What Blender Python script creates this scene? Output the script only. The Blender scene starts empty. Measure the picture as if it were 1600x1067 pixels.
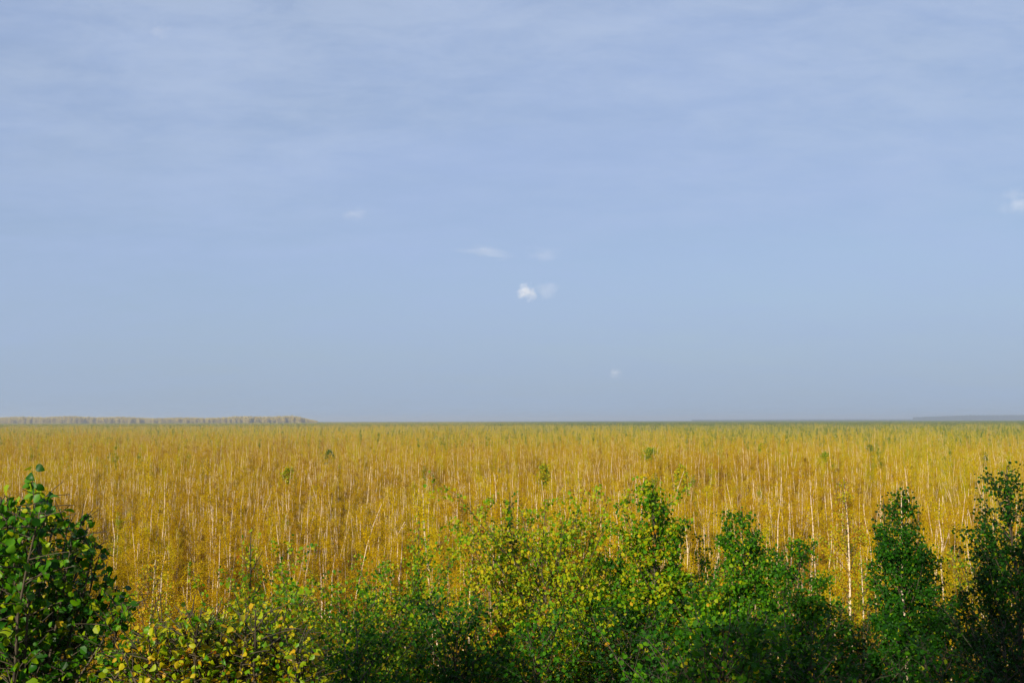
import bpy, math, random
import numpy as np
from mathutils import Matrix, Vector, Euler

R = math.radians
SC = bpy.context.scene
COL = SC.collection

# ------------------------------------------------------------------ camera
CAM_H = 9.0
FPX = 1600 * 35 / 36.0                      # focal length in photo pixels
PITCH = math.atan((657 - 533.5) / FPX)
ROLL = R(-0.14)
cam_d = bpy.data.cameras.new('camera'); cam_d.lens = 35; cam_d.sensor_width = 36
cam_d.clip_start = 0.1; cam_d.clip_end = 60000
cam = bpy.data.objects.new('camera', cam_d); COL.objects.link(cam)
CM = Matrix.Translation((0, 0, CAM_H)) @ Matrix.Rotation(PITCH, 4, 'X') @ Matrix.Rotation(math.pi / 2, 4, 'X') @ Matrix.Rotation(ROLL, 4, 'Z')
cam.matrix_world = CM
SC.camera = cam

def at(px, py, Y):
    """point on the photo's ray (px,py of 1600x1067) at depth Y along +Y"""
    d = CM.to_3x3() @ Vector(((px - 800) / FPX, (533.5 - py) / FPX, -1))
    return Vector((0, 0, CAM_H)) + d * (Y / d.y)

# ------------------------------------------------------------------ world, sun
SUN_EL, SUN_AZ = 19.0, 208.0                # azimuth clockwise from +Y, behind and left of the camera
world = bpy.data.worlds.new('World'); SC.world = world; world.use_nodes = True
nt = world.node_tree; nt.nodes.clear()
def N(t, typ, **kw):
    n = t.nodes.new(typ)
    for k, v in kw.items():
        if k.startswith('i_'): n.inputs[k[2:].replace('_', ' ')].default_value = v
        else: setattr(n, k, v)
    return n
L = nt.links.new
out = N(nt, 'ShaderNodeOutputWorld'); bg = N(nt, 'ShaderNodeBackground')
sky = N(nt, 'ShaderNodeTexSky', sky_type='NISHITA', sun_disc=False, sun_elevation=R(SUN_EL), sun_rotation=R(SUN_AZ),
        altitude=100, air_density=1.0, dust_density=1.3, ozone_density=2.0)
bg.inputs['Strength'].default_value = 0.075
tc = N(nt, 'ShaderNodeTexCoord')
# thin high cloud veil: project the view direction on a high plane so that it streams with perspective
sep = N(nt, 'ShaderNodeSeparateXYZ'); L(tc.outputs['Generated'], sep.inputs[0])
zz = N(nt, 'ShaderNodeMath', operation='MAXIMUM'); L(sep.outputs[2], zz.inputs[0]); zz.inputs[1].default_value = 0.0
za = N(nt, 'ShaderNodeMath', operation='ADD'); L(zz.outputs[0], za.inputs[0]); za.inputs[1].default_value = 0.16
dv = N(nt, 'ShaderNodeVectorMath', operation='DIVIDE'); L(tc.outputs['Generated'], dv.inputs[0])
cb = N(nt, 'ShaderNodeCombineXYZ')
for i in range(3): L(za.outputs[0], cb.inputs[i])
L(cb.outputs[0], dv.inputs[1])
mp = N(nt, 'ShaderNodeMapping'); L(dv.outputs[0], mp.inputs[0]); mp.inputs['Scale'].default_value = (1.0, 1.6, 0.6); mp.inputs['Rotation'].default_value = (0, 0, R(-24))
n1 = N(nt, 'ShaderNodeTexNoise'); n1.inputs['Scale'].default_value = 0.9; n1.inputs['Detail'].default_value = 6; n1.inputs['Roughness'].default_value = 0.55; n1.inputs['Distortion'].default_value = 0.4
n2 = N(nt, 'ShaderNodeTexNoise'); n2.inputs['Scale'].default_value = 4.5; n2.inputs['Detail'].default_value = 8; n2.inputs['Roughness'].default_value = 0.6; n2.inputs['Distortion'].default_value = 0.6
L(mp.outputs[0], n1.inputs['Vector']); L(mp.outputs[0], n2.inputs['Vector'])
m1 = N(nt, 'ShaderNodeMapRange'); L(n1.outputs[0], m1.inputs[0]); m1.inputs[1].default_value = 0.3; m1.inputs[2].default_value = 0.72; m1.inputs[3].default_value = 0.56; m1.inputs[4].default_value = 0.82
m2 = N(nt, 'ShaderNodeMapRange'); L(n2.outputs[0], m2.inputs[0]); m2.inputs[1].default_value = 0.42; m2.inputs[2].default_value = 0.8; m2.inputs[3].default_value = 0.0; m2.inputs[4].default_value = 0.10
ad = N(nt, 'ShaderNodeMath', operation='ADD', use_clamp=True); L(m1.outputs[0], ad.inputs[0]); L(m2.outputs[0], ad.inputs[1])
mix = N(nt, 'ShaderNodeMix', data_type='RGBA'); L(ad.outputs[0], mix.inputs['Factor'])
L(sky.outputs[0], mix.inputs[6]); mix.inputs[7].default_value = (3.85, 4.95, 7.55, 1)
hm = N(nt, 'ShaderNodeMapRange', interpolation_type='SMOOTHSTEP'); L(zz.outputs[0], hm.inputs[0]); hm.inputs[1].default_value = 0.0; hm.inputs[2].default_value = 0.17; hm.inputs[3].default_value = 0.72; hm.inputs[4].default_value = 0.0
mixh = N(nt, 'ShaderNodeMix', data_type='RGBA'); L(hm.outputs[0], mixh.inputs['Factor']); L(mix.outputs[2], mixh.inputs[6]); mixh.inputs[7].default_value = (3.25, 4.3, 5.75, 1)
# a few torn patches of whiter high cloud
n3 = N(nt, 'ShaderNodeTexNoise'); n3.inputs['Scale'].default_value = 5.0; n3.inputs['Detail'].default_value = 9; n3.inputs['Roughness'].default_value = 0.66; n3.inputs['Distortion'].default_value = 0.3; L(mp.outputs[0], n3.inputs['Vector'])
n4 = N(nt, 'ShaderNodeTexNoise'); n4.inputs['Scale'].default_value = 1.1; n4.inputs['Detail'].default_value = 3; L(dv.outputs[0], n4.inputs['Vector'])
pm = N(nt, 'ShaderNodeMath', operation='MULTIPLY'); L(n3.outputs[0], pm.inputs[0]); L(n4.outputs[0], pm.inputs[1])
pr = N(nt, 'ShaderNodeMapRange', interpolation_type='SMOOTHSTEP'); L(pm.outputs[0], pr.inputs[0]); pr.inputs[1].default_value = 0.10; pr.inputs[2].default_value = 0.42; pr.inputs[3].default_value = 0.0; pr.inputs[4].default_value = 0.27
pe = N(nt, 'ShaderNodeMapRange', interpolation_type='SMOOTHSTEP'); L(zz.outputs[0], pe.inputs[0]); pe.inputs[1].default_value = 0.10; pe.inputs[2].default_value = 0.36
pf = N(nt, 'ShaderNodeMath', operation='MULTIPLY'); L(pr.outputs[0], pf.inputs[0]); L(pe.outputs[0], pf.inputs[1])
mixw = N(nt, 'ShaderNodeMix', data_type='RGBA'); L(pf.outputs[0], mixw.inputs['Factor']); L(mixh.outputs[2], mixw.inputs[6]); mixw.inputs[7].default_value = (6.4, 7.2, 8.4, 1)
L(mixw.outputs[2], bg.inputs[0]); L(bg.outputs[0], out.inputs[0])

sun_d = bpy.data.lights.new('sun', 'SUN'); sun_d.energy = 5.0; sun_d.angle = R(0.5); sun_d.color = (1.0, 0.90, 0.72)
sun = bpy.data.objects.new('sun', sun_d); COL.objects.link(sun)
sv = Vector((math.sin(R(SUN_AZ)) * math.cos(R(SUN_EL)), math.cos(R(SUN_AZ)) * math.cos(R(SUN_EL)), math.sin(R(SUN_EL))))
sun.rotation_euler = sv.to_track_quat('Z', 'Y').to_euler(); sun.location = (-20, -20, 40)

SC.view_settings.view_transform = 'Standard'; SC.view_settings.look = 'None'
SC.view_settings.exposure = 0.45; SC.view_settings.gamma = 1.0; SC.view_settings.use_curve_mapping = False
SC.cycles.max_bounces = 6; SC.cycles.diffuse_bounces = 3; SC.cycles.transmission_bounces = 4; SC.cycles.volume_bounces = 1
SC.cycles.transparent_max_bounces = 8

# ------------------------------------------------------------------ helpers
def tag(o, label=None, cat=None, group=None, kind=None):
    if label: o['label'] = label
    if cat: o['category'] = cat
    if group: o['group'] = group
    if kind: o['kind'] = kind
    return o

def empty(name, loc, rz=0.0, s=1.0):
    e = bpy.data.objects.new(name, None); COL.objects.link(e)
    e.empty_display_size = 0.2; e.location = loc; e.rotation_euler = (0, 0, rz); e.scale = (s, s, s)
    return e

def mesh_np(name, verts, faces, mats, tint=None, fmat=None, smooth=True):
    """faces: list of (k,n) int arrays with n corners each"""
    me = bpy.data.meshes.new(name)
    verts = np.asarray(verts, np.float32)
    me.vertices.add(len(verts)); me.vertices.foreach_set('co', verts.ravel())
    faces = [np.asarray(f, np.int32) for f in faces if len(f)]
    loops = np.concatenate([f.ravel() for f in faces]); tot = np.concatenate([np.full(len(f), f.shape[1], np.int32) for f in faces])
    st = np.concatenate([[0], np.cumsum(tot)[:-1]]).astype(np.int32)
    me.loops.add(len(loops)); me.loops.foreach_set('vertex_index', loops)
    me.polygons.add(len(tot)); me.polygons.foreach_set('loop_start', st); me.polygons.foreach_set('loop_total', tot)
    if fmat is not None: me.polygons.foreach_set('material_index', np.asarray(fmat, np.int32))
    me.polygons.foreach_set('use_smooth', np.full(len(tot), smooth))
    for m in mats: me.materials.append(m)
    if tint is not None:
        a = me.attributes.new('tint', 'FLOAT', 'POINT'); a.data.foreach_set('value', np.asarray(tint, np.float32))
    me.update(calc_edges=True)
    return me

def add_obj(name, me, parent=None, loc=None):
    o = bpy.data.objects.new(name, me); COL.objects.link(o)
    if parent: o.parent = parent
    if loc is not None: o.location = loc
    return o

class Tubes:
    def __init__(s): s.v = []; s.f = []; s.n = 0; s.t = []
    def add(s, pts, rad, sides=6, tint=0.5):
        pts = np.asarray(pts, float); k = len(pts); rad = np.broadcast_to(rad, (k,))
        tan = np.gradient(pts, axis=0); tan /= np.linalg.norm(tan, axis=1)[:, None] + 1e-9
        ref = np.array([1.0, 0.13, 0.0]) if abs(tan[0][0]) < 0.8 else np.array([0, 1.0, 0.1])
        a = np.cross(tan, ref); a /= np.linalg.norm(a, axis=1)[:, None] + 1e-9; b = np.cross(tan, a)
        th = np.arange(sides) * 2 * math.pi / sides
        ring = pts[:, None, :] + rad[:, None, None] * (np.cos(th)[None, :, None] * a[:, None, :] + np.sin(th)[None, :, None] * b[:, None, :])
        s.v.append(ring.reshape(-1, 3)); s.t.append(np.full(k * sides, tint))
        i = np.arange(k - 1)[:, None] * sides; j = np.arange(sides)[None, :]; j2 = (j + 1) % sides
        s.f.append((np.stack([i + j, i + j2, i + sides + j2, i + sides + j], -1)).reshape(-1, 4) + s.n)
        s.n += k * sides
    def arrays(s): return np.concatenate(s.v), np.concatenate(s.f), np.concatenate(s.t)
    def mesh(s, name, mat):
        v, f, t = s.arrays(); return mesh_np(name, v, [f], [mat], t)

# folded ovate leaf, 6 points, two quads
LEAF = np.array([[0, 0, 0], [-.40, .30, .07], [-.33, .70, .05], [0, 1.0, -.08], [.33, .70, .05], [.40, .30, .07]])
LQ = np.array([[0, 3, 2, 1], [0, 5, 4, 3]])
def frames(n, rng, down=0.5, up=0.15):
    """random leaf frames: y axis = leaf direction (drooping), z = blade normal (biased up)"""
    d = rng.normal(size=(n, 3)); d[:, 2] -= down; d /= np.linalg.norm(d, axis=1)[:, None]
    z = rng.normal(size=(n, 3)); z[:, 2] += up * 2
    x = np.cross(d, z); x /= np.linalg.norm(x, axis=1)[:, None] + 1e-9
    z = np.cross(x, d)
    return np.stack([x, d, z], axis=2)
def leaf_mesh(name, P, size, rng, mat, tint, down=0.5, up=0.15, wide=1.0):
    n = len(P); F = frames(n, rng, down, up)
    T = LEAF[None] * (size[:, None, None] if np.ndim(size) else size); T = T * np.array([wide, 1, 1])
    V = P[:, None, :] + np.einsum('nij,nkj->nki', F, T)
    f = (np.arange(n)[:, None, None] * 6 + LQ[None]).reshape(-1, 4)
    return mesh_np(name, V.reshape(-1, 3), [f], [mat], np.repeat(tint, 6), smooth=False)

# ------------------------------------------------------------------ materials
def new_mat(name):
    m = bpy.data.materials.new(name); m.use_nodes = True; m.node_tree.nodes.clear(); return m, m.node_tree
def ramp(t, stops):
    r = N(t, 'ShaderNodeValToRGB'); e = r.color_ramp.elements
    while len(e) < len(stops): e.new(0.5)
    for i, (p, c) in enumerate(stops): e[i].position = p; e[i].color = (*c, 1)
    return r
def leaf_material(name, stops, transl=0.35, rough=0.5, spec=0.35, place=False):
    m, t = new_mat(name); l = t.links.new
    o = N(t, 'ShaderNodeOutputMaterial'); p = N(t, 'ShaderNodeBsdfPrincipled'); tr = N(t, 'ShaderNodeBsdfTranslucent'); mx = N(t, 'ShaderNodeMixShader')
    a = N(t, 'ShaderNodeAttribute', attribute_name='tint'); r = ramp(t, stops)
    fac = a.outputs['Fac']
    if place:
        oi = N(t, 'ShaderNodeObjectInfo')
        nz = N(t, 'ShaderNodeTexNoise'); nz.inputs['Scale'].default_value = 0.03; nz.inputs['Detail'].default_value = 4; nz.inputs['Roughness'].default_value = 0.6
        l(oi.outputs['Location'], nz.inputs['Vector'])
        k = N(t, 'ShaderNodeMapRange'); l(nz.outputs[0], k.inputs[0]); k.inputs[1].default_value = .32; k.inputs[2].default_value = .68; k.inputs[3].default_value = -.24; k.inputs[4].default_value = .26
        s1 = N(t, 'ShaderNodeMath', operation='ADD'); l(fac, s1.inputs[0]); l(k.outputs[0], s1.inputs[1])
        rr = N(t, 'ShaderNodeMath', operation='MULTIPLY_ADD'); l(oi.outputs['Random'], rr.inputs[0]); rr.inputs[1].default_value = .28; l(s1.outputs[0], rr.inputs[2])
        # the wood grows greener far out, more so to the right
        sx = N(t, 'ShaderNodeSeparateXYZ'); l(oi.outputs['Location'], sx.inputs[0])
        g = N(t, 'ShaderNodeMapRange'); l(sx.outputs[1], g.inputs[0]); g.inputs[1].default_value = 110; g.inputs[2].default_value = 480; g.inputs[3].default_value = -.05; g.inputs[4].default_value = .25
        gx = N(t, 'ShaderNodeMapRange'); l(sx.outputs[0], gx.inputs[0]); gx.inputs[1].default_value = -60; gx.inputs[2].default_value = 110; gx.inputs[3].default_value = -.04; gx.inputs[4].default_value = .15
        s2 = N(t, 'ShaderNodeMath', operation='ADD'); l(rr.outputs[0], s2.inputs[0]); l(g.outputs[0], s2.inputs[1])
        s3 = N(t, 'ShaderNodeMath', operation='ADD', use_clamp=True); l(s2.outputs[0], s3.inputs[0]); l(gx.outputs[0], s3.inputs[1])
        fac = s3.outputs[0]
    l(fac, r.inputs[0])
    p.inputs['Roughness'].default_value = rough; p.inputs['Specular IOR Level'].default_value = spec
    l(r.outputs[0], p.inputs['Base Color']); l(r.outputs[0], tr.inputs[0])
    mx.inputs[0].default_value = transl; l(p.outputs[0], mx.inputs[1]); l(tr.outputs[0], mx.inputs[2]); l(mx.outputs[0], o.inputs[0])
    return m

LEAFSTOPS = [(0.0, (.005, .018, .002)), (.25, (.016, .095, .002)), (.45, (.075, .23, .002)), (.60, (.26, .35, .003)),
             (.75, (.48, .40, .006)), (.88, (.50, .26, .008)), (1.0, (.28, .09, .006))]
M_LEAF = leaf_material('broadleaf', LEAFSTOPS, .38, .5, .16)
M_BIG = leaf_material('round_leaf', LEAFSTOPS, .38, .42, .25)
M_GOLD = leaf_material('autumn_birch_leaf', [(0.0, (.22, .10, .002)), (.2, (.36, .195, .001)), (.42, (.49, .315, .001)), (.62, (.57, .425, .002)),
                       (.80, (.46, .43, .004)), (.92, (.26, .32, .004)), (1.0, (.10, .19, .004))], .35, .8, .03, place=True)
M_PINE = leaf_material('dark_needle', [(0, (.04, .08, .006)), (1, (.13, .18, .01))], .1, .6, .2)
M_FAR = leaf_material('distant_leaf', [(0, (.30, .24, .05)), (.6, (.46, .35, .07)), (1, (.55, .40, .09))], .15, .7, .1)

def bark(name, base, dark, scale, amt, rough=.75):
    m, t = new_mat(name); l = t.links.new
    o = N(t, 'ShaderNodeOutputMaterial'); p = N(t, 'ShaderNodeBsdfPrincipled'); c = N(t, 'ShaderNodeTexCoord')
    mp = N(t, 'ShaderNodeMapping'); mp.inputs['Scale'].default_value = scale; l(c.outputs['Object'], mp.inputs[0])
    nz = N(t, 'ShaderNodeTexNoise'); nz.inputs['Scale'].default_value = 1; nz.inputs['Detail'].default_value = 5; l(mp.outputs[0], nz.inputs['Vector'])
    r = ramp(t, [(amt - .06, dark), (amt + .03, base), (1.0, tuple(min(1, x * 1.15) for x in base))]); l(nz.outputs[0], r.inputs[0])
    l(r.outputs[0], p.inputs['Base Color']); p.inputs['Roughness'].default_value = rough
    b = N(t, 'ShaderNodeBump'); b.inputs['Strength'].default_value = .4; b.inputs['Distance'].default_value = .01; l(nz.outputs[0], b.inputs['Height']); l(b.outputs[0], p.inputs['Normal'])
    l(p.outputs[0], o.inputs[0]); return m
M_BIRCH = bark('birch_bark', (.64, .50, .34), (.10, .08, .06), (9, 9, 26), .42)
M_TWIG = bark('twig_bark', (.27, .14, .012), (.12, .06, .006), (8, 8, 8), .45)
M_BARK = bark('grey_brown_bark', (.06, .045, .025), (.025, .018, .01), (14, 14, 6), .45)

def ground_mat():
    m, t = new_mat('bog_ground'); l = t.links.new
    o = N(t, 'ShaderNodeOutputMaterial'); p = N(t, 'ShaderNodeBsdfPrincipled'); c = N(t, 'ShaderNodeTexCoord')
    a = N(t, 'ShaderNodeTexNoise'); a.inputs['Scale'].default_value = .05; a.inputs['Detail'].default_value = 8; a.inputs['Roughness'].default_value = .65
    b = N(t, 'ShaderNodeTexNoise'); b.inputs['Scale'].default_value = 3.5; b.inputs['Detail'].default_value = 8; b.inputs['Roughness'].default_value = .7
    l(c.outputs['Object'], a.inputs['Vector']); l(c.outputs['Object'], b.inputs['Vector'])
    s = N(t, 'ShaderNodeMath', operation='MULTIPLY_ADD'); l(b.outputs[0], s.inputs[0]); s.inputs[1].default_value = .6
    h = N(t, 'ShaderNodeMath', operation='MULTIPLY'); l(a.outputs[0], h.inputs[0]); h.inputs[1].default_value = .5; l(h.outputs[0], s.inputs[2])
    r = ramp(t, [(.3, (.05, .04, .006)), (.45, (.14, .07, .006)), (.6, (.28, .15, .008)), (.78, (.38, .23, .012))]); l(s.outputs[0], r.inputs[0])
    l(r.outputs[0], p.inputs['Base Color']); p.inputs['Roughness'].default_value = .95; p.inputs['Specular IOR Level'].default_value = .1
    bp = N(t, 'ShaderNodeBump'); bp.inputs['Strength'].default_value = .8; bp.inputs['Distance'].default_value = .25; l(b.outputs[0], bp.inputs['Height']); l(bp.outputs[0], p.inputs['Normal'])
    l(p.outputs[0], o.inputs[0]); return m
M_GROUND = ground_mat()

# ------------------------------------------------------------------ ground with the bank the viewer stands on
def gz(x, y):
    t = np.clip((y - 2.0) / 20.0, 0, 1); s = t * t * (3 - 2 * t)
    return 7.3 * (1 - s) + 0.12 * np.sin(x * .7) * np.cos(y * .5) * np.clip(y / 20, 0, 1)
xs = np.unique(np.concatenate([np.linspace(-9000, -300, 24), np.linspace(-300, -40, 27), np.linspace(-40, 40, 81), np.linspace(40, 300, 27), np.linspace(300, 9000, 24)]))
ys = np.unique(np.concatenate([np.linspace(-900, -20, 12), np.linspace(-20, 60, 81), np.linspace(60, 400, 35), np.linspace(400, 14000, 40)]))
X, Y = np.meshgrid(xs, ys); Z = gz(X, Y)
gv = np.stack([X, Y, Z], -1).reshape(-1, 3); nx = len(xs)
ii = (np.arange(len(ys) - 1)[:, None] * nx + np.arange(nx - 1)[None]).ravel()
g = add_obj('ground', mesh_np('ground', gv, [np.stack([ii, ii + 1, ii + nx + 1, ii + nx], -1)], [M_GROUND]))
tag(g, 'flat brown bog floor running from the bank to the horizon', kind='structure')

# ------------------------------------------------------------------ generic young tree
def tree_parts(seed, h, spread, nleaf, lsize, tint, dens_low=.25, limbs=26, twigs=6, angle=50, trunk_r=.035, lean=0, profile='cone', stems=1, tvar=.16, clump=.07, wide=1., topgap=0.):
    rng = np.random.default_rng(seed)
    tb = Tubes(); lb = Tubes(); P = []; W = []
    for s in range(stems):
        hh = h * (1 if s == 0 else rng.uniform(.7, .93)); a0 = rng.uniform(0, 6.28)
        off = np.array([math.cos(a0), math.sin(a0), 0]) * (0 if stems == 1 else rng.uniform(.1, .3) * spread)
        k = 9; tt = np.linspace(0, 1, k)
        wob = np.cumsum(rng.normal(0, .035, (k, 2)), axis=0) * h / 6
        pts = np.stack([wob[:, 0] + off[0] * tt * 1.6 + off[0] * .2 + lean * tt * h * .1, wob[:, 1] + off[1] * tt * 1.6 + off[1] * .2, hh * tt], -1)
        tb.add(pts, trunk_r * (1 - .9 * tt) * (1 if stems == 1 else .6), 7)
        nl = limbs if s == 0 else limbs // 2
        for i in range(nl):
            f = dens_low + (0.98 - dens_low) * ((i + rng.uniform(0, 1)) / nl) ** .85
            base = np.array([np.interp(f, tt, pts[:, j]) for j in range(3)])
            u = (f - dens_low) / (1 - dens_low)
            if profile == 'cone': ln = spread * (1.0 - u) ** .75 * min(1, .45 + u * 3)
            elif profile == 'round': ln = spread * math.sqrt(max(0.03, 1 - (2 * u - .75) ** 2 / 1.6)) * .95
            else: ln = spread * (.55 + .45 * math.sin(3.1 * u + .2))
            ln = max(.07, ln * rng.uniform(.5, 1.3))
            az = i * 2.4 + rng.uniform(-.5, .5); el = R(angle + rng.uniform(-14, 14))
            d = np.array([math.cos(az) * math.cos(el), math.sin(az) * math.cos(el), math.sin(el)])
            q = np.linspace(0, 1, 5)[:, None]
            ctr = base + d * ln * 1.25 * q + np.array([0, 0, .22 * ln]) * q ** 2 + np.cumsum(rng.normal(0, .03 * ln, (5, 3)), 0) * q
            lb.add(ctr, (trunk_r * .20 * (1 - .8 * q[:, 0])) * (.5 + .5 * ln / max(spread, .1)) + .0015, 4)
            m = max(2, int(twigs * ln / max(spread, .2)) + 2)
            for j in range(m):
                w = rng.uniform(.25, 1.0); b0 = np.array([np.interp(w, q[:, 0], ctr[:, c]) for c in range(3)])
                dd = d * .8 + rng.normal(0, .65, 3); dd[2] = abs(dd[2]) * .8 + .1; dd /= np.linalg.norm(dd)
                tl = ln * rng.uniform(.2, .5) + .045
                q2 = np.linspace(0, 1, 3)[:, None]; c2 = b0 + dd * tl * q2 - np.array([0, 0, .08 * tl]) * q2 ** 2
                lb.add(c2, .0032 * (1 - .6 * q2[:, 0]), 3)
                P.append((c2, tl)); 
            P.append((ctr[2:], ln * .6))
        P.append((pts[-3:], .6))
    wts = np.array([p[1] for p in P]); wts = wts / wts.sum()
    idx = rng.choice(len(P), nleaf, p=wts)
    pos = np.empty((nleaf, 3)); uu = rng.uniform(0, 1, nleaf) ** .7
    tw = rng.uniform(-1, 1, len(P)) * tvar * .6
    for n_, i_ in enumerate(idx):
        c = P[i_][0]; t_ = uu[n_] * (len(c) - 1); k_ = min(int(t_), len(c) - 2); pos[n_] = c[k_] * (1 - (t_ - k_)) + c[k_ + 1] * (t_ - k_)
    pos += rng.normal(0, clump * .6, (nleaf, 3))
    size = lsize * rng.uniform(.55, 1.25, nleaf)
    tn = np.clip(tint + tw[idx] + rng.normal(0, tvar * .55, nleaf), 0, 1)
    hot = rng.uniform(0, 1, nleaf) < .03; tn[hot] = np.clip(tn[hot] + .35, 0, 1)
    return tb, lb, pos, size, tn, rng

def make_tree(name, label, cat, px, py, Y, seed, spread, nleaf, lsize, tint, bark_m=None, group=None, **kw):
    top = at(px, py, Y); b = float(gz(top.x, top.y)); h = top.z - b
    kw.setdefault('clump', .07)
    tb, lb, pos, size, tn, rng = tree_parts(seed, h, spread * 1.22, int(nleaf * 1.65), lsize * .90, tint, **kw)
    stems = kw.get('stems', 1)
    keep = rng.uniform(size=len(pos)) > (.5 if stems == 1 else .25) * np.clip((pos[:, 2] - h + 1.5) / 1.2, 0, 1); pos, size, tn = pos[keep], size[keep], tn[keep]
    top_z = np.percentile(pos[:, 2], 99.7); zs = min(1.0, h / top_z); pos[:, 2] *= zs
    for arr in tb.v + lb.v: arr[:, 2] *= zs
    # the wobble of the stem is taken back so that the tip stands where the photo has it
    tipx, tipy = tb.v[0][-7:].mean(axis=0)[:2]
    e = empty(name, (top.x - tipx, top.y - tipy, b - .05)); tag(e, label, cat, group)
    add_obj('trunk', tb.mesh('trunk', bark_m or M_BARK), e)
    tag(add_obj('branches', lb.mesh('branches', M_BARK), e), kind='stuff')
    tag(add_obj('foliage', leaf_mesh('foliage', pos, size, rng, M_LEAF, tn, wide=kw.get('wide', 1.)), e), kind='stuff')
    return e

# foreground trees: (name, label, category, px, py of the tip, depth, seed, spread, leaves, leaf size, tint, options); dark right-hand leaves tinted further down to deepen their shade
T = make_tree
T('aspen_tree', 'thin pale green sapling with narrow leaves, rising just right of the two leafy near bushes', 'sapling', 392, 822, 10.5, 11, .42, 650, .062, .60, dens_low=.3, limbs=20, angle=62, tvar=.14, wide=.55)
T('young_birch', 'small birch with orange and yellow leaves behind the big dark green bush', 'birch', 243, 868, 13, 12, .62, 3000, .036, .78, bark_m=M_BIRCH, dens_low=.35, limbs=28, tvar=.18, angle=55)
T('alder_bush', 'low broad bright green bush with its round top beside the bare white stems', 'bush', 568, 852, 13, 13, 1.25, 12500, .052, .50, stems=4, profile='round', limbs=34, tvar=.2)
T('willow_sapling', 'sparse spindly sapling whose thin top stands over the round green bush', 'sapling', 655, 802, 14, 14, .45, 1500, .046, .50, limbs=24, angle=60, tvar=.16)
T('young_birch', 'slim yellowing birch with brown patches left of the broad light green tree', 'birch', 738, 862, 12.5, 15, .6, 4200, .048, .68, bark_m=M_BIRCH, limbs=24, tvar=.26, wide=.8)
T('broad_birch', 'broad round-topped light yellow-green tree, the widest crown of the front row', 'tree', 838, 764, 13, 16, 1.25, 16000, .054, .60, stems=4, profile='round', limbs=46, angle=56, tvar=.16, trunk_r=.045)
T('willow_sapling', 'dark green twiggy tree at the left shoulder of the broad light green crown', 'tree', 796, 764, 13.6, 17, .42, 1300, .055, .36, limbs=22, angle=62)
T('young_alder', 'open spire-shaped tree with dark leaves on bare top twigs, tallest in the middle', 'tree', 1020, 750, 12.5, 18, 1.0, 10500, .052, .46, limbs=44, angle=52, tvar=.22, trunk_r=.045)
T('low_bush', 'low dark green bush filling the gap between the broad crown and the open spire tree', 'bush', 940, 850, 13.5, 19, .8, 6500, .048, .42, stems=3, profile='round', limbs=30)
T('young_alder', 'dense green tree with a narrow pointed top, right of the open spire tree', 'tree', 1160, 792, 12.5, 20, .82, 11000, .046, .35, limbs=44, angle=55, tvar=.14)
T('young_alder', 'shorter dense conical dark green tree between the narrow pointed tree and the golden birch', 'tree', 1250, 838, 12.2, 21, .72, 10000, .042, .31, limbs=42, angle=55, tvar=.12)
T('golden_birch', 'tall golden birch with a clear white stem behind the dark trees on the right', 'birch', 1318, 742, 19, 22, .8, 4200, .040, .76, bark_m=M_BIRCH, limbs=34, dens_low=.45, trunk_r=.05, angle=55)
T('golden_birch', 'small yellow-brown birch low between the golden birch and the dark pointed tree', 'birch', 1345, 862, 15, 23, .5, 3200, .036, .70, bark_m=M_BIRCH, limbs=26, tvar=.22)
T('young_alder', 'dark pointed tree with a white stem showing below its crown', 'tree', 1408, 762, 12.2, 24, .68, 11500, .043, .21, bark_m=M_BIRCH, limbs=40, dens_low=.35, angle=52, tvar=.12, trunk_r=.04)
T('dark_sapling', 'thin dark sapling leaning close against the left side of the dark pointed tree', 'sapling', 1380, 772, 12.6, 25, .35, 1500, .044, .12, limbs=20, angle=60)
T('yellow_bush', 'low bush with sunlit yellow-green leaves left of the tall dark tree at the right edge', 'bush', 1506, 858, 13.5, 26, .55, 4200, .040, .62, stems=3, profile='round', limbs=28, tvar=.2)
T('dark_alder', 'tall nearly black-green tree cut by the right edge of the picture', 'tree', 1573, 722, 11.8, 27, .95, 8000, .044, .13, limbs=48, angle=55, tvar=.1, trunk_r=.045)
T('dark_alder', 'small dark tree standing in front of the tall near-black tree at the right edge', 'tree', 1538, 800, 12.6, 28, .55, 4600, .042, .14, limbs=34, tvar=.1)
# second, lower rank nearer the bank; shaded bushes' leaf tints darkened to deepen the shade
T('green_bush', 'low fresh green bush in the shade below the pointed trees, with large soft leaves', 'bush', 1130, 925, 9.2, 31, .62, 2300, .058, .30, stems=4, profile='round', limbs=30, tvar=.16)
T('green_bush', 'low fresh green bush in the shade under the shorter conical tree', 'bush', 1255, 935, 9.6, 32, .68, 3200, .048, .22, stems=4, profile='round', limbs=30, tvar=.14)
T('green_bush', 'small green bush at the bottom edge under the dark pointed tree', 'bush', 1465, 968, 9.2, 33, .5, 1900, .050, .24, stems=3, profile='round', limbs=24)
T('green_bush', 'green bush at the bottom edge under the broad light green tree', 'bush', 850, 935, 10.5, 34, .6, 3200, .050, .27, stems=3, profile='round', limbs=28)
T('green_bush', 'green bush at the bottom edge below the slim yellowing birch', 'bush', 710, 925, 10.5, 35, .55, 3000, .050, .22, stems=3, profile='round', limbs=28)
T('green_bush', 'mid green bush at the bottom edge just right of the sunlit yellow-green near bush', 'bush', 560, 955, 10.2, 36, .6, 3400, .048, .27, stems=3, profile='round', limbs=28)
T('green_bush', 'dark low bush filling the shade at the foot of the open spire tree', 'bush', 985, 935, 11.5, 37, .7, 4200, .046, .16, stems=3, profile='round', limbs=30)
T('dark_bush', 'dark olive bush in the deep shade below the golden birch', 'bush', 1345, 935, 12, 38, .7, 4200, .038, .14, stems=3, profile='round', limbs=30)
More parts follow.
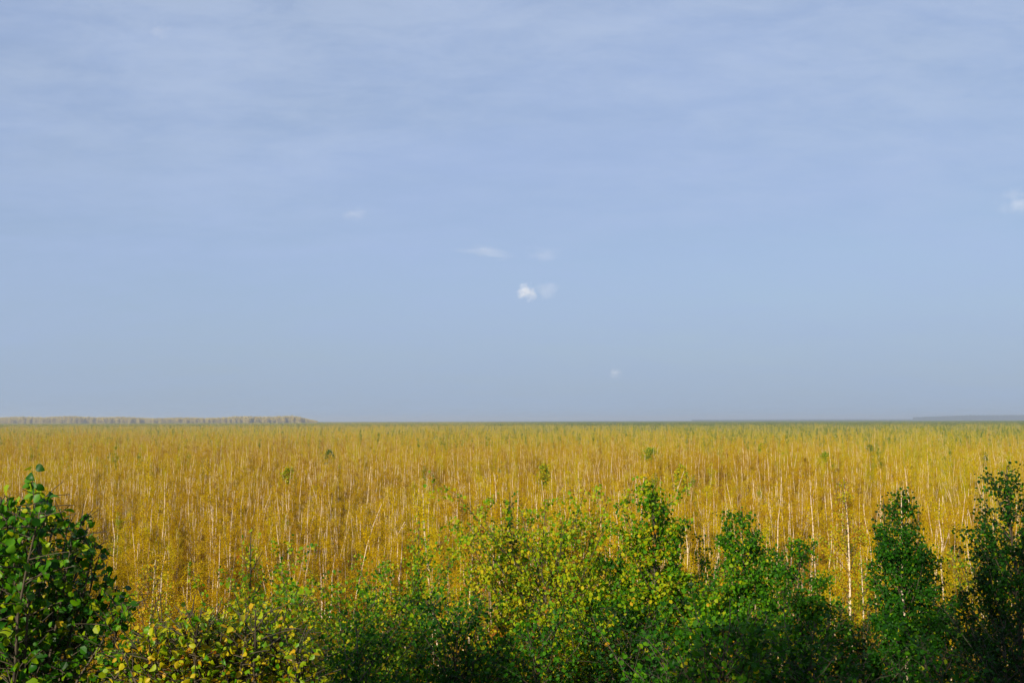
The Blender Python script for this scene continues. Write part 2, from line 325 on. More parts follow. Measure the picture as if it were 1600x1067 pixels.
T('dark_bush', 'dark olive bush low in the corner at the lower right', 'bush', 1560, 930, 10.5, 39, .7, 4600, .040, .08, stems=3, profile='round', limbs=30)
T('green_bush', 'yellow-green sapling tuft left of the broad round-topped tree', 'bush', 772, 812, 13.4, 40, .35, 1300, .048, .52, limbs=20)
T('green_bush', 'leafy yellow-green bush tucked behind the large sunlit near bush', 'bush', 420, 905, 9.0, 41, .55, 2400, .050, .58, stems=3, profile='round', limbs=26, tvar=.2)
T('green_bush', 'green shrub rising between the narrow pointed tree and the open spire tree', 'bush', 1092, 830, 14, 42, .5, 3400, .044, .44, limbs=28, tvar=.2)
T('dark_bush', 'shaded green bush between the dark pointed tree and the right-hand yellow bush', 'bush', 1450, 880, 13, 43, .7, 4800, .042, .15, stems=3, profile='round', limbs=30)
T('green_bush', 'green bush behind the round bush and left of the yellowing birch', 'bush', 640, 872, 15, 44, 1.1, 8500, .050, .46, stems=4, profile='round', limbs=34)

# ------------------------------------------------------------------ two near bushes with big leaves, leaf by leaf
def big_leaf_mesh(seed, tint, round_=1.0):
    rng = np.random.default_rng(seed); ys_ = np.array([0, .12, .35, .62, .85, 1.0]); w = np.array([.02, .26, .46, .43, .22, .01]) * round_
    bend = rng.uniform(-.7, .25); cup = rng.uniform(.04, .45)
    V = []
    for y_, w_ in zip(ys_, w):
        zc = bend * (y_ - .3) ** 2 * 1.6
        V += [(-w_, y_, zc + cup * w_ * 1.6 + rng.uniform(-.02, .02)), (0, y_, zc), (w_, y_, zc + cup * w_ * 1.6 + rng.uniform(-.02, .02))]
    F = []
    for i in range(5):
        a = i * 3; F += [(a, a + 1, a + 4, a + 3), (a + 1, a + 2, a + 5, a + 4)]
    return mesh_np('leaf', V, [F], [M_BIG], np.full(len(V), tint), smooth=True)

def near_bush(name, label, cat, hull, Y, dY, base_px, seed, n_parts, n_rest, size, tmean, tvar, stems, wide=1.0, sprout=None):
    """hull: outline of the leafy mass in photo pixels (x, top y); leaves fill a rounded body behind it"""
    rng = np.random.default_rng(seed)
    c = at(base_px, 900, Y); b = float(gz(c.x, c.y)); root = empty(name, (c.x, c.y, b - .05)); tag(root, label, cat)
    o = np.array(root.location)
    hx = np.array([p[0] for p in hull], float); hy = np.array([p[1] for p in hull], float)
    tot = n_parts + n_rest
    tb = Tubes(); tips = []
    for s in range(stems):
        px = hx.min() + (hx.max() - hx.min()) * (s + rng.uniform(.1, .9)) / stems
        py = np.interp(px, hx, hy) + rng.uniform(5, 45)
        yy = Y + rng.uniform(-dY, dY) * .8
        tip = np.array(at(px, py, yy)) - o; k = np.linspace(0, 1, 8)[:, None]
        st = np.array([tip[0] * .25, tip[1] * .25, 0]) + rng.normal(0, .08, 3) * [1, 1, 0]
        cur = st + (tip - st) * k + np.array([tip[0] - st[0], tip[1] - st[1], 0]) * (k ** 1.8 - k) * .6 + np.cumsum(rng.normal(0, .02, (8, 3)), 0) * np.sin(k * 3.14)
        tb.add(cur, .013 * (1 - .8 * k[:, 0]) + .0015, 6); tips.append(cur)
    bt = Tubes(); pos = []
    for cur in tips:
        for j in range(38):
            f = rng.uniform(.25, 1) ** .9; i = f * 7; i0 = min(int(i), 6); b0 = cur[i0] * (1 - i + i0) + cur[i0 + 1] * (i - i0)
            d = rng.normal(0, 1, 3); d[2] = abs(d[2]) * .7 + .25; d /= np.linalg.norm(d); ln = rng.uniform(.16, .42) * (1.25 - .7 * f)
            k = np.linspace(0, 1, 4)[:, None]; cc = b0 + d * ln * k - np.array([0, 0, .1 * ln]) * k ** 2
            bt.add(cc, .003 * (1 - .6 * k[:, 0]) + .0006, 4)
            for m in range(12):
                w = rng.uniform(.15, 1.02) * 3; w0 = min(int(w), 2)
                pos.append(cc[w0] * (1 - w + w0) + cc[w0 + 1] * (w - w0) + rng.normal(0, .025, 3))
    pos = np.array(pos)
    # keep what lies inside the outline
    Minv = np.array(CM.inverted()); wp = pos + o; cp = np.c_[wp, np.ones(len(wp))] @ Minv.T
    u = 800 + FPX * cp[:, 0] / -cp[:, 2]; v = 533.5 - FPX * cp[:, 1] / -cp[:, 2]
    ok = (v > np.interp(u, hx, hy) + rng.normal(0, 9, len(u))) & (u < hx.max() + 5)
    pos, u, v = pos[ok], u[ok], v[ok]
    if len(pos) > tot: s_ = rng.choice(len(pos), tot, replace=False); pos, u, v = pos[s_], u[s_], v[s_]
    if sprout is not None:
        sp = []
        for (sx, sy) in sprout: sp.append(np.array(at(sx, sy, Y)) - o)
        j = np.array([sp[-1] - [0, 0, .6]] + [q for q in sp[::-1]]); 
        stem = np.array([at(62, 905, Y), at(58, 820, Y), at(52, 770, Y), at(50, 735, Y)]) - o
        bt.add(stem, [.006, .004, .003, .002], 5)
        pos = np.r_[np.array(sp), pos]; u = np.r_[[s[0] for s in sprout], u]; v = np.r_[[s[1] for s in sprout], v]
    vis = (u > -20) & (u < 1620) & (v < 1090)
    depth = np.array([p[1] for p in pos]) + (~vis) * 100
    if sprout is not None: depth[:len(sprout)] = -50
    order = np.argsort(depth); A, B = order[:n_parts], order[n_parts:]
    lv = np.clip(tmean + np.linspace(-1.6, 2.2, 9) * tvar * .8, 0, 1)
    variants = [big_leaf_mesh(seed * 31 + i, lv[i % 9], wide) for i in range(18)]
    wgt = np.exp(-.5 * ((lv - tmean) / tvar) ** 2); wgt[-2:] += .10; wgt /= wgt.sum()
    add_obj('stem', tb.mesh('stem', M_BARK), root); tag(add_obj('branches', bt.mesh('branches', M_BARK), root), kind='stuff')
    Fr = frames(len(pos), rng, .45, .3)
    if sprout is not None:      # the leaves of the sprig turn their blades outward
        k_ = len(sprout); dd = rng.normal(size=(k_, 3)) * [1, .3, 1]; dd /= np.linalg.norm(dd, axis=1)[:, None]
        zz_ = np.array([-.25, -1, .35]) + rng.normal(0, .25, (k_, 3)); xx = np.cross(dd, zz_); xx /= np.linalg.norm(xx, axis=1)[:, None]; Fr[:k_] = np.stack([xx, dd, np.cross(xx, dd)], axis=2)
    for i in A:
        me = variants[int(rng.choice(9, p=wgt)) + 9 * int(rng.integers(0, 2))]
        l_ = add_obj('leaf', me, root); s = size * (rng.uniform(.5, 1.3) if sprout is None or i >= len(sprout) else 1.15)
        Mx = np.eye(4); Mx[:3, :3] = Fr[i] * s; Mx[:3, 3] = pos[i]; l_.matrix_basis = Matrix(Mx.tolist())
    tn = np.clip(rng.normal(tmean, tvar, len(B)), 0, 1)
    if len(B): tag(add_obj('foliage', leaf_mesh('foliage', pos[B], size * rng.uniform(.55, 1.15, len(B)), rng, M_BIG, tn, .35, .5, wide=1.15 * wide), root), kind='stuff')
    return root

near_bush('leafy_bush', 'big dark green round-leaved bush at the left edge, one sprig sticking up', 'bush',
          [(-260, 800), (-60, 775), (20, 768), (70, 765), (100, 800), (140, 808), (160, 850), (172, 885), (200, 925), (212, 985), (232, 1067), (250, 1200)],
          5.8, .55, 40, 51, 300, 11000, .050, .37, .15, 46, wide=.88, sprout=[(48, 733), (56, 727), (44, 741), (52, 748), (50, 757), (57, 756), (14, 757), (48, 768), (57, 762), (62, 772)])
near_bush('leafy_bush', 'sunlit yellow-green bush with large leaves, low in front beside the dark green bush', 'bush',
          [(170, 1010), (215, 985), (250, 955), (300, 950), (330, 955), (370, 960), (410, 935), (440, 950), (470, 985), (500, 1010), (525, 1067), (540, 1200)],
          5.6, .5, 350, 52, 300, 13000, .038, .63, .15, 60, wide=.8)

# ------------------------------------------------------------------ field birches: variants
def field_variant(seed, kind):
    rng = np.random.default_rng(seed); random.seed(seed)
    h = {'shrub': 2.3}.get(kind, 6.4) * rng.uniform(.88, 1.12)
    tb = Tubes(); tw = Tubes(); P = []
    stems = {'single': 1, 'forked': 1, 'twin': 2, 'leaning': 1, 'shrub': 4, 'full': 1, 'green': 1, 'bare': 1, 'sapling': 2}[kind]
    for s in range(stems):
        k = 9; t = np.linspace(0, 1, k); lean = {'leaning': 1.3}.get(kind, rng.uniform(-.35, .35)); la = rng.uniform(0, 6.28)
        if kind == 'leaning': la = 0
        hs = h * (1 if s == 0 else rng.uniform(.8, .97)); o = rng.uniform(-.25, .25, 2) if stems > 1 else np.zeros(2)
        wob = np.cumsum(rng.normal(0, .045, (k, 2)), 0)
        if kind == 'shrub': lean = rng.uniform(.3, 1.0)
        pts = np.stack([o[0] + wob[:, 0] + lean * math.cos(la) * t ** 1.3, o[1] + wob[:, 1] + lean * math.sin(la) * t ** 1.3, hs * t], -1)
        r0 = {'shrub': .012}.get(kind, {'sapling': .016, 'full': .022, 'green': .022}.get(kind, rng.uniform(.022, .038)))
        (tw if kind == 'shrub' else tb).add(pts, r0 * (1 - .82 * t) + .003, 5)
        axes = [pts]
        if kind == 'forked':
            p0 = pts[4]; q = np.linspace(0, 1, 5)[:, None]; f = p0 + np.array([.9 * math.cos(la), .9 * math.sin(la), hs * .48]) * q; tb.add(f, r0 * .6 * (1 - .75 * q[:, 0]) + .003, 5); axes.append(f)
        lo = {'shrub': .12, 'full': .3, 'bare': .55, 'green': .2, 'sapling': .15}.get(kind, .36)
        nb = {'shrub': 9, 'full': 26, 'green': 26, 'bare': 12, 'sapling': 20}.get(kind, 19)
        for ax in axes:
            for i in range(nb):
                f = rng.uniform(lo, .99); tt = np.linspace(0, 1, len(ax)); b0 = np.array([np.interp(f, tt, ax[:, c]) for c in range(3)])
                u = (f - lo) / (1 - lo); ln = {'full': 1.15, 'green': 1.2}.get(kind, .85) * (1 - .75 * u) * rng.uniform(.5, 1.1) * h / 6.4 + .12
                az = rng.uniform(0, 6.28); el = R(rng.uniform(38, 72)); d = np.array([math.cos(az) * math.cos(el), math.sin(az) * math.cos(el), math.sin(el)])
                q = np.linspace(0, 1, 3)[:, None]; c2 = b0 + d * ln * q + rng.normal(0, .04, (3, 3)) * q
                tw.add(c2, .008 * (1 - .7 * q[:, 0]), 3); P.append((c2, ln))
                for _ in range(2):
                    b1 = c2[1] + (c2[2] - c2[1]) * rng.uniform(-.6, 1); dd = d + rng.normal(0, .5, 3); c3 = np.array([b1, b1 + dd * ln * .45]); tw.add(c3, [.005, .002], 3); P.append((c3, ln * .5))
    nl = {'shrub': 1500, 'full': 4200, 'green': 4200, 'bare': 700, 'sapling': 4200}.get(kind, 2600)
    w = np.array([p[1] for p in P]); idx = rng.choice(len(P), nl, p=w / w.sum()); pos = np.empty((nl, 3))
    for n_, i_ in enumerate(idx):
        c = P[i_][0]; t_ = rng.uniform(.15, 1) * (len(c) - 1); k_ = min(int(t_), len(c) - 2); pos[n_] = c[k_] + (c[k_ + 1] - c[k_]) * (t_ - k_)
    pos += rng.normal(0, .07, pos.shape)
    size = rng.uniform(.032, .060, nl)
    base = {'shrub': .16, 'full': .50, 'green': .86, 'bare': .26}.get(kind, .34)
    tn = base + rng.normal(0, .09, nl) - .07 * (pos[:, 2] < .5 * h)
    return tb, tw, pos, size, tn, rng

DIA = np.array([[0, 0, 0], [-.36, .5, .05], [0, 1, 0], [.36, .5, .05]])
def diamond(P, size, rng):
    n = len(P); F = frames(n, rng, .5, .2); T_ = DIA[None] * size[:, None, None]
    V = P[:, None] + np.einsum('nij,nkj->nki', F, T_); return V.reshape(-1, 3), np.arange(n * 4).reshape(n, 4)

VAR = []   # (kind, trunk mesh, twig mesh, crown mesh, joined mesh)
kinds = ['single'] * 4 + ['forked', 'twin', 'twin', 'leaning', 'full', 'full', 'bare', 'bare', 'green', 'shrub', 'shrub', 'shrub', 'sapling', 'sapling', 'sapling', 'sapling']
src = bpy.data.collections.new('woodland_sources')
for i, kd in enumerate(kinds):
    tb, tw, pos, size, tn, rng = field_variant(700 + i, kd)
    LV, LF = diamond(pos, size, rng); LT = np.repeat(tn, 4)
    wv, wf, wt = tw.arrays()
    vs, fs, ts, fm = [wv, LV], [wf, LF + len(wv)], [wt, LT], [np.zeros(len(wf)), np.ones(len(LF))]
    trunk = None
    if kd != 'shrub':
        bk = M_TWIG if kd == 'sapling' else M_BIRCH; tv, tf, t_t = tb.arrays(); n0 = len(wv) + len(LV)
        vs.append(tv); fs.append(tf + n0); ts.append(t_t); fm.append(np.full(len(tf), 2)); trunk = mesh_np('trunk', tv, [tf], [bk], t_t)
    else: bk = M_BIRCH
    joined = mesh_np('woodland_%s' % kd, np.concatenate(vs), [np.concatenate(fs)], [M_TWIG, M_GOLD, bk], np.concatenate(ts), np.concatenate(fm), smooth=False)
    VAR.append((kd, trunk, mesh_np('branches', wv, [wf], [M_TWIG], wt), mesh_np('crown', LV, [LF], [M_GOLD], LT, smooth=False), joined))
    so = bpy.data.objects.new('a%02d' % i, joined); src.objects.link(so)

def instancer(name, pts, var, rot, scl, coll, label=None):
    me = bpy.data.meshes.new(name); n = len(pts); me.vertices.add(n); me.vertices.foreach_set('co', np.asarray(pts, np.float32).ravel())
    a = me.attributes.new('variant', 'INT', 'POINT'); a.data.foreach_set('value', np.asarray(var, np.int32))
    a = me.attributes.new('rot', 'FLOAT_VECTOR', 'POINT'); a.data.foreach_set('vector', np.asarray(rot, np.float32).ravel())
    a = me.attributes.new('scl', 'FLOAT_VECTOR', 'POINT'); a.data.foreach_set('vector', np.asarray(scl, np.float32).ravel())
    o = add_obj(name, me)
    ng = bpy.data.node_groups.new(name, 'GeometryNodeTree')
    ng.interface.new_socket('Geometry', in_out='INPUT', socket_type='NodeSocketGeometry'); ng.interface.new_socket('Geometry', in_out='OUTPUT', socket_type='NodeSocketGeometry')
    gi = N(ng, 'NodeGroupInput'); go = N(ng, 'NodeGroupOutput'); ci = N(ng, 'GeometryNodeCollectionInfo'); ci.inputs[0].default_value = coll
    ci.inputs['Separate Children'].default_value = True; ci.inputs['Reset Children'].default_value = True
    ip = N(ng, 'GeometryNodeInstanceOnPoints'); ip.inputs['Pick Instance'].default_value = True
    def attr(nm, ty, i=0):
        x = N(ng, 'GeometryNodeInputNamedAttribute', data_type=ty); x.inputs['Name'].default_value = nm; return x.outputs[0]
    l = ng.links.new
    l(gi.outputs[0], ip.inputs['Points']); l(ci.outputs[0], ip.inputs['Instance'])
    l(attr('variant', 'INT'), ip.inputs['Instance Index']); l(attr('rot', 'FLOAT_VECTOR'), ip.inputs['Rotation']); l(attr('scl', 'FLOAT_VECTOR'), ip.inputs['Scale'])
    l(ip.outputs[0], go.inputs[0])
    md = o.modifiers.new('scatter', 'NODES'); md.node_group = ng
    tag(o, label, kind='stuff'); return o

# ------------------------------------------------------------------ scatter of the woodland
rng = np.random.default_rng(5)
def wedge(y0, y1, dens, margin=.60, pad=4):
    A = margin * (y1 ** 2 - y0 ** 2) + 2 * pad * (y1 - y0); n = int(A * dens)
    y = np.sqrt(rng.uniform(y0 ** 2, y1 ** 2, n)); x = rng.uniform(-1, 1, n) * (margin * y + pad); return np.stack([x, y], -1)
def vnoise(x, y, s, seed):
    r = np.random.default_rng(seed); v = 0
    for k in range(5):
        a = r.uniform(0, 6.28); f = s * r.uniform(.6, 1.8); v = v + np.sin(f * (x * math.cos(a) + y * math.sin(a)) + r.uniform(0, 6.28))
    return v / 5
def kindpick(n, p):
    ks = list(p); pr = np.array([p[k] for k in ks]); pr = pr / pr.sum(); ch = rng.choice(len(ks), n, p=pr); outv = np.zeros(n, int)
    for i, k in enumerate(ks):
        ids = [j for j, q in enumerate(kinds) if q == k]; mm = ch == i; outv[mm] = rng.choice(ids, mm.sum())
    return outv
birch_p = dict(single=5.0, forked=.8, twin=1.7, leaning=.3, full=2.6, bare=2.6, green=.2, sapling=9)
pts = np.concatenate([wedge(29, 45, .50), wedge(45, 150, .52), wedge(150, 420, .26), wedge(420, 1000, .075)])
# a small open patch at the right, in front
clear = ((pts[:, 0] - 26) / 5) ** 2 + ((pts[:, 1] - 62) / 7) ** 2 < 1
thin = vnoise(pts[:, 0], pts[:, 1], .11, 3) < -.30
pts = pts[~clear & ~(thin & (rng.uniform(size=len(pts)) < .75))]
n = len(pts); var = kindpick(n, birch_p)
leafy = [j for j, q in enumerate(kinds) if q in ('sapling', 'full')]
nz_ = vnoise(pts[:, 0], pts[:, 1] * .6, .22, 12) + .5 * vnoise(pts[:, 0], pts[:, 1], .9, 13)
nz_ = nz_ + .24 * ((pts[:, 0] < .12 * pts[:, 1]) & (pts[:, 1] < 120)); cl_a = (nz_ > .24) & ((pts[:, 1] < 130) | (rng.uniform(size=n) < .55)); v2 = kindpick(n, dict(single=5, forked=.9, twin=3, leaning=.4, bare=6, sapling=1)); var = np.where(cl_a, v2, var)
cl_b = nz_ < -.25; v3 = kindpick(n, dict(single=1, full=4, sapling=9, green=.3)); var = np.where(cl_b, v3, var)
low = np.isin(var, leafy)
far_green = (pts[:, 1] > 200) & (rng.uniform(size=n) < .05 + .14 * np.clip(pts[:, 0] / pts[:, 1] + .3, 0, 1)); var[far_green] = kinds.index('green')
sc = rng.uniform(.58, .86, n) * (1 + .16 * vnoise(pts[:, 0], pts[:, 1], .09, 8)) + .16 * (rng.uniform(size=n) < .10); rz = rng.uniform(0, 6.28, n)
sc = np.where(low, sc * rng.uniform(.62, 1.05, n), sc * 1.0)
# tight clumps of bare white stems, most of them on the left and in the middle
cp_, cv_, cs_ = [], [], []
for c_ in range(150):
    yy = rng.uniform(37, 125); xx = rng.uniform(-.56, .56 if c_ % 3 == 0 else .12) * yy; q_ = rng.integers(4, 11); sy_ = rng.uniform(.9, 1.12)
    for _ in range(q_):
        cp_.append((xx + rng.normal(0, .55), yy + rng.normal(0, .8))); cv_.append(kindpick(1, dict(bare=5, single=3, twin=1, leaning=.3))[0]); cs_.append(rng.uniform(.66, .88) * sy_)
pts = np.r_[pts, np.array(cp_)]; var = np.r_[var, cv_]; sc = np.r_[sc, cs_]; rz = np.r_[rz, rng.uniform(0, 6.28, len(cp_))]
order = np.argsort(pts[:, 1]); pts, var, sc, rz = pts[order], var[order], sc[order], rz[order]

LAB = {'single': 'slender straight birch with white stem and golden crown', 'forked': 'young birch whose white stem forks halfway up',
       'twin': 'young birch with two white stems from one root', 'leaning': 'leaning young birch with slanting white stem', 'full': 'young birch with full yellow crown',
       'bare': 'white birch stem leafy only at its tip', 'green': 'young birch still green', 'sapling': 'thin brown birch sapling full of small golden leaves'}
def birch(vi, x, y, rot, s, label, group=None, name='birch_tree', z=None, sz=None):
    kd, trunk, twigs, crown, _ = VAR[vi]
    e = empty(name, (x, y, float(gz(x, y)) - .05 if z is None else z), rot, s)
    e.rotation_euler = (random.gauss(0, .05), random.gauss(0, .05), rot) if not sz else (0, 0, rot)
    if sz: e.scale = (s, s, sz)
    tag(e, label, 'birch', group)
    add_obj('trunk', trunk, e); tag(add_obj('branches', twigs, e), kind='stuff'); tag(add_obj('crown', crown, e), kind='stuff')
    return e
PL = [(140, 'above the big dark bush'), (290, 'behind the orange-leaved birch'), (470, 'behind the near yellow-green bush'), (630, 'behind the low round bush'), (750, 'behind the slim yellowing birch'),
      (930, 'behind the broad light tree'), (1090, 'behind the open spire tree'), (1210, 'behind the narrow pointed tree'), (1290, 'behind the shorter conical tree'), (1360, 'behind the golden birch'),
      (1460, 'behind the dark pointed tree'), (1800, 'left of the right-edge tree')]
def where(x, y):
    u = 800 + FPX * x / y
    return (', front row, ' if y < 37 else ', second row, ' if y < 41 else ', third row, ') + next(t for k, t in PL if u < k)
inview = np.abs(pts[:, 0]) < .52 * pts[:, 1]
near = np.where(inview)[0][:262]; isnear = np.zeros(len(pts), bool); isnear[near] = True
for i in near:
    kd = kinds[var[i]]
    birch(var[i], pts[i, 0], pts[i, 1], rz[i], sc[i], LAB[kd] + where(pts[i, 0], pts[i, 1]), kd_group := {'single': 'straight birches of the nearest rows', 'forked': 'forked birches of the nearest rows', 'twin': 'twin-stemmed birches of the nearest rows',
          'leaning': 'leaning birches of the nearest rows', 'full': 'full-crowned birches of the nearest rows', 'bare': 'bare-stemmed birches of the nearest rows', 'sapling': 'brown birch saplings of the nearest rows', 'green': 'green birches of the nearest rows'}[kd])
def base_at(px, py):      # ground point seen at a pixel
    d = CM.to_3x3() @ Vector(((px - 800) / FPX, (533.5 - py) / FPX, -1)); t = -CAM_H / d.z; return d.x * t, d.y * t
# birches the photo lets one point at
SPEC = [(228, 900, 8, 712, 'birch with a bright yellow crown rising above the woodland on the left'),
        (302, 925, 4, 800, 'white birch forked in a V, left of the centre of the field'),
        (485, 940, 0, 790, 'white birch stem coming down to a dark hollow beside the round green bush'),
        (472, 905, 5, 775, 'pair of thick white birch stems close left of the stem in the dark hollow'),
        (523, 890, 6, 765, 'bright clump of twin white stems just above the left end of the round green bush'),
        (679, 905, 1, 770, 'single long white stem right of the thin sapling in the middle-left'),
        (362, 850, 10, 760, 'bare white stem above the thin pale green sapling'),
        (182, 890, 0, 780, 'white stem just right of the big dark green bush'),
        (944, 870, 5, 770, 'white stem pair in the gap between the broad crown and the open spire tree'),
        (1322, 960, 2, 770, 'straight white stem lit low behind the golden birch on the right'),
        (1497, 860, 1, 770, 'white stem standing alone at the little clearing near the right edge'),
        (1235, 800, 4, 690, 'forked white birch in the middle distance above the shorter conical tree')]
for (px, py, vi, ty, lab) in SPEC:
    x, y = base_at(px, py); top = at(px, ty, y).z
    hv = np.array([v.co.z for v in VAR[vi][1].vertices]).max(); s = top / hv
    birch(vi, x, y, 1.0, min(max(s, .75), 1.0), lab, sz=s)
# the fallen-looking leaning white pole
def pole(px0, py0, px1, py1, Y, lab):
    a, b = at(px0, py0, Y), at(px1, py1, Y); gr = float(gz(a.x, a.y)); d = (b - a); st = a - d * ((a.z - gr) / d.z)
    e = empty('dead_birch', st); tag(e, lab, 'birch'); tb = Tubes(); q = np.linspace(0, 1, 7)[:, None]; v = np.array(b - st)
    tb.add(v * q + np.array([.05, 0, .0]) * np.sin(q * 5), .05 * (1 - .6 * q[:, 0]), 7); add_obj('trunk', tb.mesh('trunk', M_BIRCH), e)
    tw = Tubes()
    for i in range(5):
        f = .5 + .1 * i; c = v * f; tw.add(np.array([c, c + np.array([.25 * (-1) ** i, .1, .35])]), [.012, .004], 4)
    tag(add_obj('branches', tw.mesh('branches', M_BIRCH), e), kind='stuff')
pole(611, 857, 634, 815, 50, 'dead white birch pole slanting to the right above the round green bush')
# green accents in the field
def field_pine(px, py, lab, name, cat, seed, h=5.2, sp=.9, tint=.5, conifer=False):
    py += 4; Yd = (CAM_H - h) * FPX / (py - 657); x = at(px, py, Yd).x; rng = np.random.default_rng(seed)
    e = empty(name, (x, Yd, -.05)); tag(e, lab, cat)
    tb = Tubes(); k = np.linspace(0, 1, 7)[:, None]; pts_ = np.c_[np.cumsum(rng.normal(0, .04, (7, 2)), 0), h * k[:, 0]]; tb.add(pts_, .07 * (1 - .85 * k[:, 0]), 6); add_obj('trunk', tb.mesh('trunk', M_BARK), e)
    lb = Tubes(); P = []
    for i in range(44):
        f = .58 + .41 * i / 44; ln = sp * ((1 - f) / .42) ** .8 * rng.uniform(.7, 1.15) + .12; az = i * 2.4; b0 = np.array([0, 0, h * f]); d = np.array([math.cos(az), math.sin(az), .35 if conifer else .8]); q = np.linspace(0, 1, 4)[:, None]
        c = b0 + d * ln * q; lb.add(c, .012 * (1 - .8 * q[:, 0]), 3)
        for _ in range(45): P.append(b0 + d * ln * rng.uniform(.2, 1.05) + rng.normal(0, .09 + .07 * ln, 3))
    tag(add_obj('branches', lb.mesh('branches', M_BARK), e), kind='stuff')
    P = np.array(P); n_ = len(P); tag(add_obj('crown', leaf_mesh('crown', P, rng.uniform(.09, .18, n_), rng, M_PINE if conifer else M_LEAF, np.clip(tint + rng.normal(0, .12, n_), 0, 1), .3, .6, wide=.6 if conifer else 1), e), kind='stuff')
ACC = [(1016, 697, 'wide green tree standing out of the golden woodland above the open spire tree', 'green_tree', 'tree', .58, False, 1.5),
       (515, 698, 'small dark pine among golden birches left of the middle', 'pine_tree', 'pine', .4, True, 1.0),
       (451, 726, 'low green bush-like tree in the golden field below and left of the small dark pine', 'green_tree', 'tree', .66, False, .7),
       (1537, 703, 'single dark green conifer near the right end of the field', 'pine_tree', 'pine', .45, True, .55),
       (1360, 692, 'small dark green tree top in the far right part of the golden wood', 'pine_tree', 'pine', .45, True, .9),
       (1065, 724, 'green young tree close right of and below the wide green tree', 'green_tree', 'tree', .66, False, .6),
       (850, 722, 'greenish tree by itself in the golden field right of the centre', 'green_tree', 'tree', .68, False, .55),
       (1290, 705, 'small green tree in the golden field above the golden birch', 'green_tree', 'tree', .55, False, .8),
       (1190, 690, 'dark green tree in the far rows right of the wide green tree', 'green_tree', 'tree', .62, False, .8)]
for i, (px, py, lab, nm, cat, tn, con, sp) in enumerate(ACC): field_pine(px, py, lab, nm, cat, 900 + i, tint=tn, conifer=con, sp=sp)

rest = ~isnear; P3 = np.c_[pts[rest], gz(pts[rest][:, 0], pts[rest][:, 1]) - .05]
m = rest.sum(); rot = np.c_[rng.normal(0, .055, m), rng.normal(0, .055, m), rz[rest]]; s3 = np.repeat(sc[rest][:, None], 3, 1)
instancer('birch_woodland', P3, var[rest], rot, s3, src, 'dense young birch wood in gold and brown stretching to the horizon')
# golden undergrowth between the stems
up = np.concatenate([wedge(21, 60, .85, .56), wedge(60, 170, .42, .56), wedge(170, 420, .10, .56)]); 
cl = ((up[:, 0] - 26) / 5) ** 2 + ((up[:, 1] - 62) / 7) ** 2 < 1; up = up[~cl | (rng.uniform(size=len(up)) < .1)]
m = len(up); uv = kindpick(m, dict(shrub=1)); us = rng.uniform(.35, 1.25, m)
instancer('undergrowth', np.c_[up, gz(up[:, 0], up[:, 1]) - .05], uv, np.c_[rng.normal(0, .08, (m, 2)), rng.uniform(0, 6.28, m)], np.repeat(us[:, None], 3, 1), src, 'rusty golden undergrowth between the white birch stems')
# far canopy: the same wood beyond 1 km, only its tops can be seen
fp = np.concatenate([wedge(1000, 2200, .016), wedge(2200, 5200, .004, .58)]); m = len(fp); fs = np.where(fp[:, 1] > 2200, 2.6, 1.7) * rng.uniform(.8, 1.2, m)
fv = kindpick(m, dict(full=5, green=.5))
instancer('far_birch_wood', np.c_[fp, np.full(m, -.1)], fv, np.c_[np.zeros((m, 2)), rng.uniform(0, 6.28, m)], np.c_[fs * 1.6, fs * 1.6, rng.uniform(.68, .85, m)], src, 'far rows of the young birch wood merging into one band')

# ------------------------------------------------------------------ distant tall forest (left) and faint ridge (right)
src2 = bpy.data.collections.new('forest_sources')
for i in range(4):
    r2 = np.random.default_rng(40 + i); P = r2.normal(0, 1, (420, 3)); P /= np.linalg.norm(P, axis=1)[:, None]; P *= r2.uniform(.55, 1, (420, 1)) * np.array([3.6, 3.6, 9.3]); P[:, 2] += 10; P[:, :2] *= (1.15 - .5 * np.clip((P[:, 2] - 7) / 13, 0, 1))[:, None]
    V, F = diamond(P, r2.uniform(1.2, 2.2, 420), r2); tb = Tubes(); q = np.linspace(0, 1, 4)[:, None]; tb.add(np.array([0, 0, 14]) * q, .25 * (1 - .5 * q[:, 0]), 5); tv, tf, t_t = tb.arrays()
    me = mesh_np('forest_tree', np.r_[V, tv], [F, tf + len(V)], [M_FAR, M_BARK], np.r_[np.repeat(r2.uniform(0, 1, 420), 4), t_t], np.r_[np.zeros(len(F)), np.ones(len(tf))], smooth=False)
    src2.objects.link(bpy.data.objects.new('b%d' % i, me))
M_SPRUCE = leaf_material('distant_spruce', [(0, (.008, .02, .012)), (1, (.03, .05, .025))], .1, .8, .1)
src4 = bpy.data.collections.new('spruce_sources')
for q_ in list(src2.objects):
    me_ = q_.data.copy(); me_.materials[0] = M_SPRUCE; src4.objects.link(bpy.data.objects.new('s' + q_.name, me_))
def forest(name, px0, px1, Y0, Y1, n_, s0, s1, label, edge=None, coll=src2):
    py_ = rng.uniform(Y0, Y1, n_); u = rng.uniform(px0, px1, n_); x = (u - 800) / FPX * py_; s = rng.uniform(s0, s1, n_)
    if edge: s *= edge(u)
    instancer(name, np.c_[x, py_, np.full(n_, -.5)], rng.integers(0, 4, n_), np.c_[np.zeros((n_, 2)), rng.uniform(0, 6.28, n_)], np.repeat(s[:, None], 3, 1), coll, label)
forest('distant_forest', -120, 497, 2600, 3600, 13000, .80, 1.16, 'tall hazy forest edge on the horizon at the left', lambda u: np.clip(.45 + (497 - u) / 70, .45, 1) * (1 + .10 * np.sin(u * .017) + .05 * np.sin(u * .071)))
forest('distant_ridge_forest', 1425, 1800, 6800, 7600, 2600, 1.7, 1.95, 'blue-grey forest ridge on the horizon at the right', lambda u: np.clip(.75 + (u - 1425) / 260, .75, 1.1), src4)
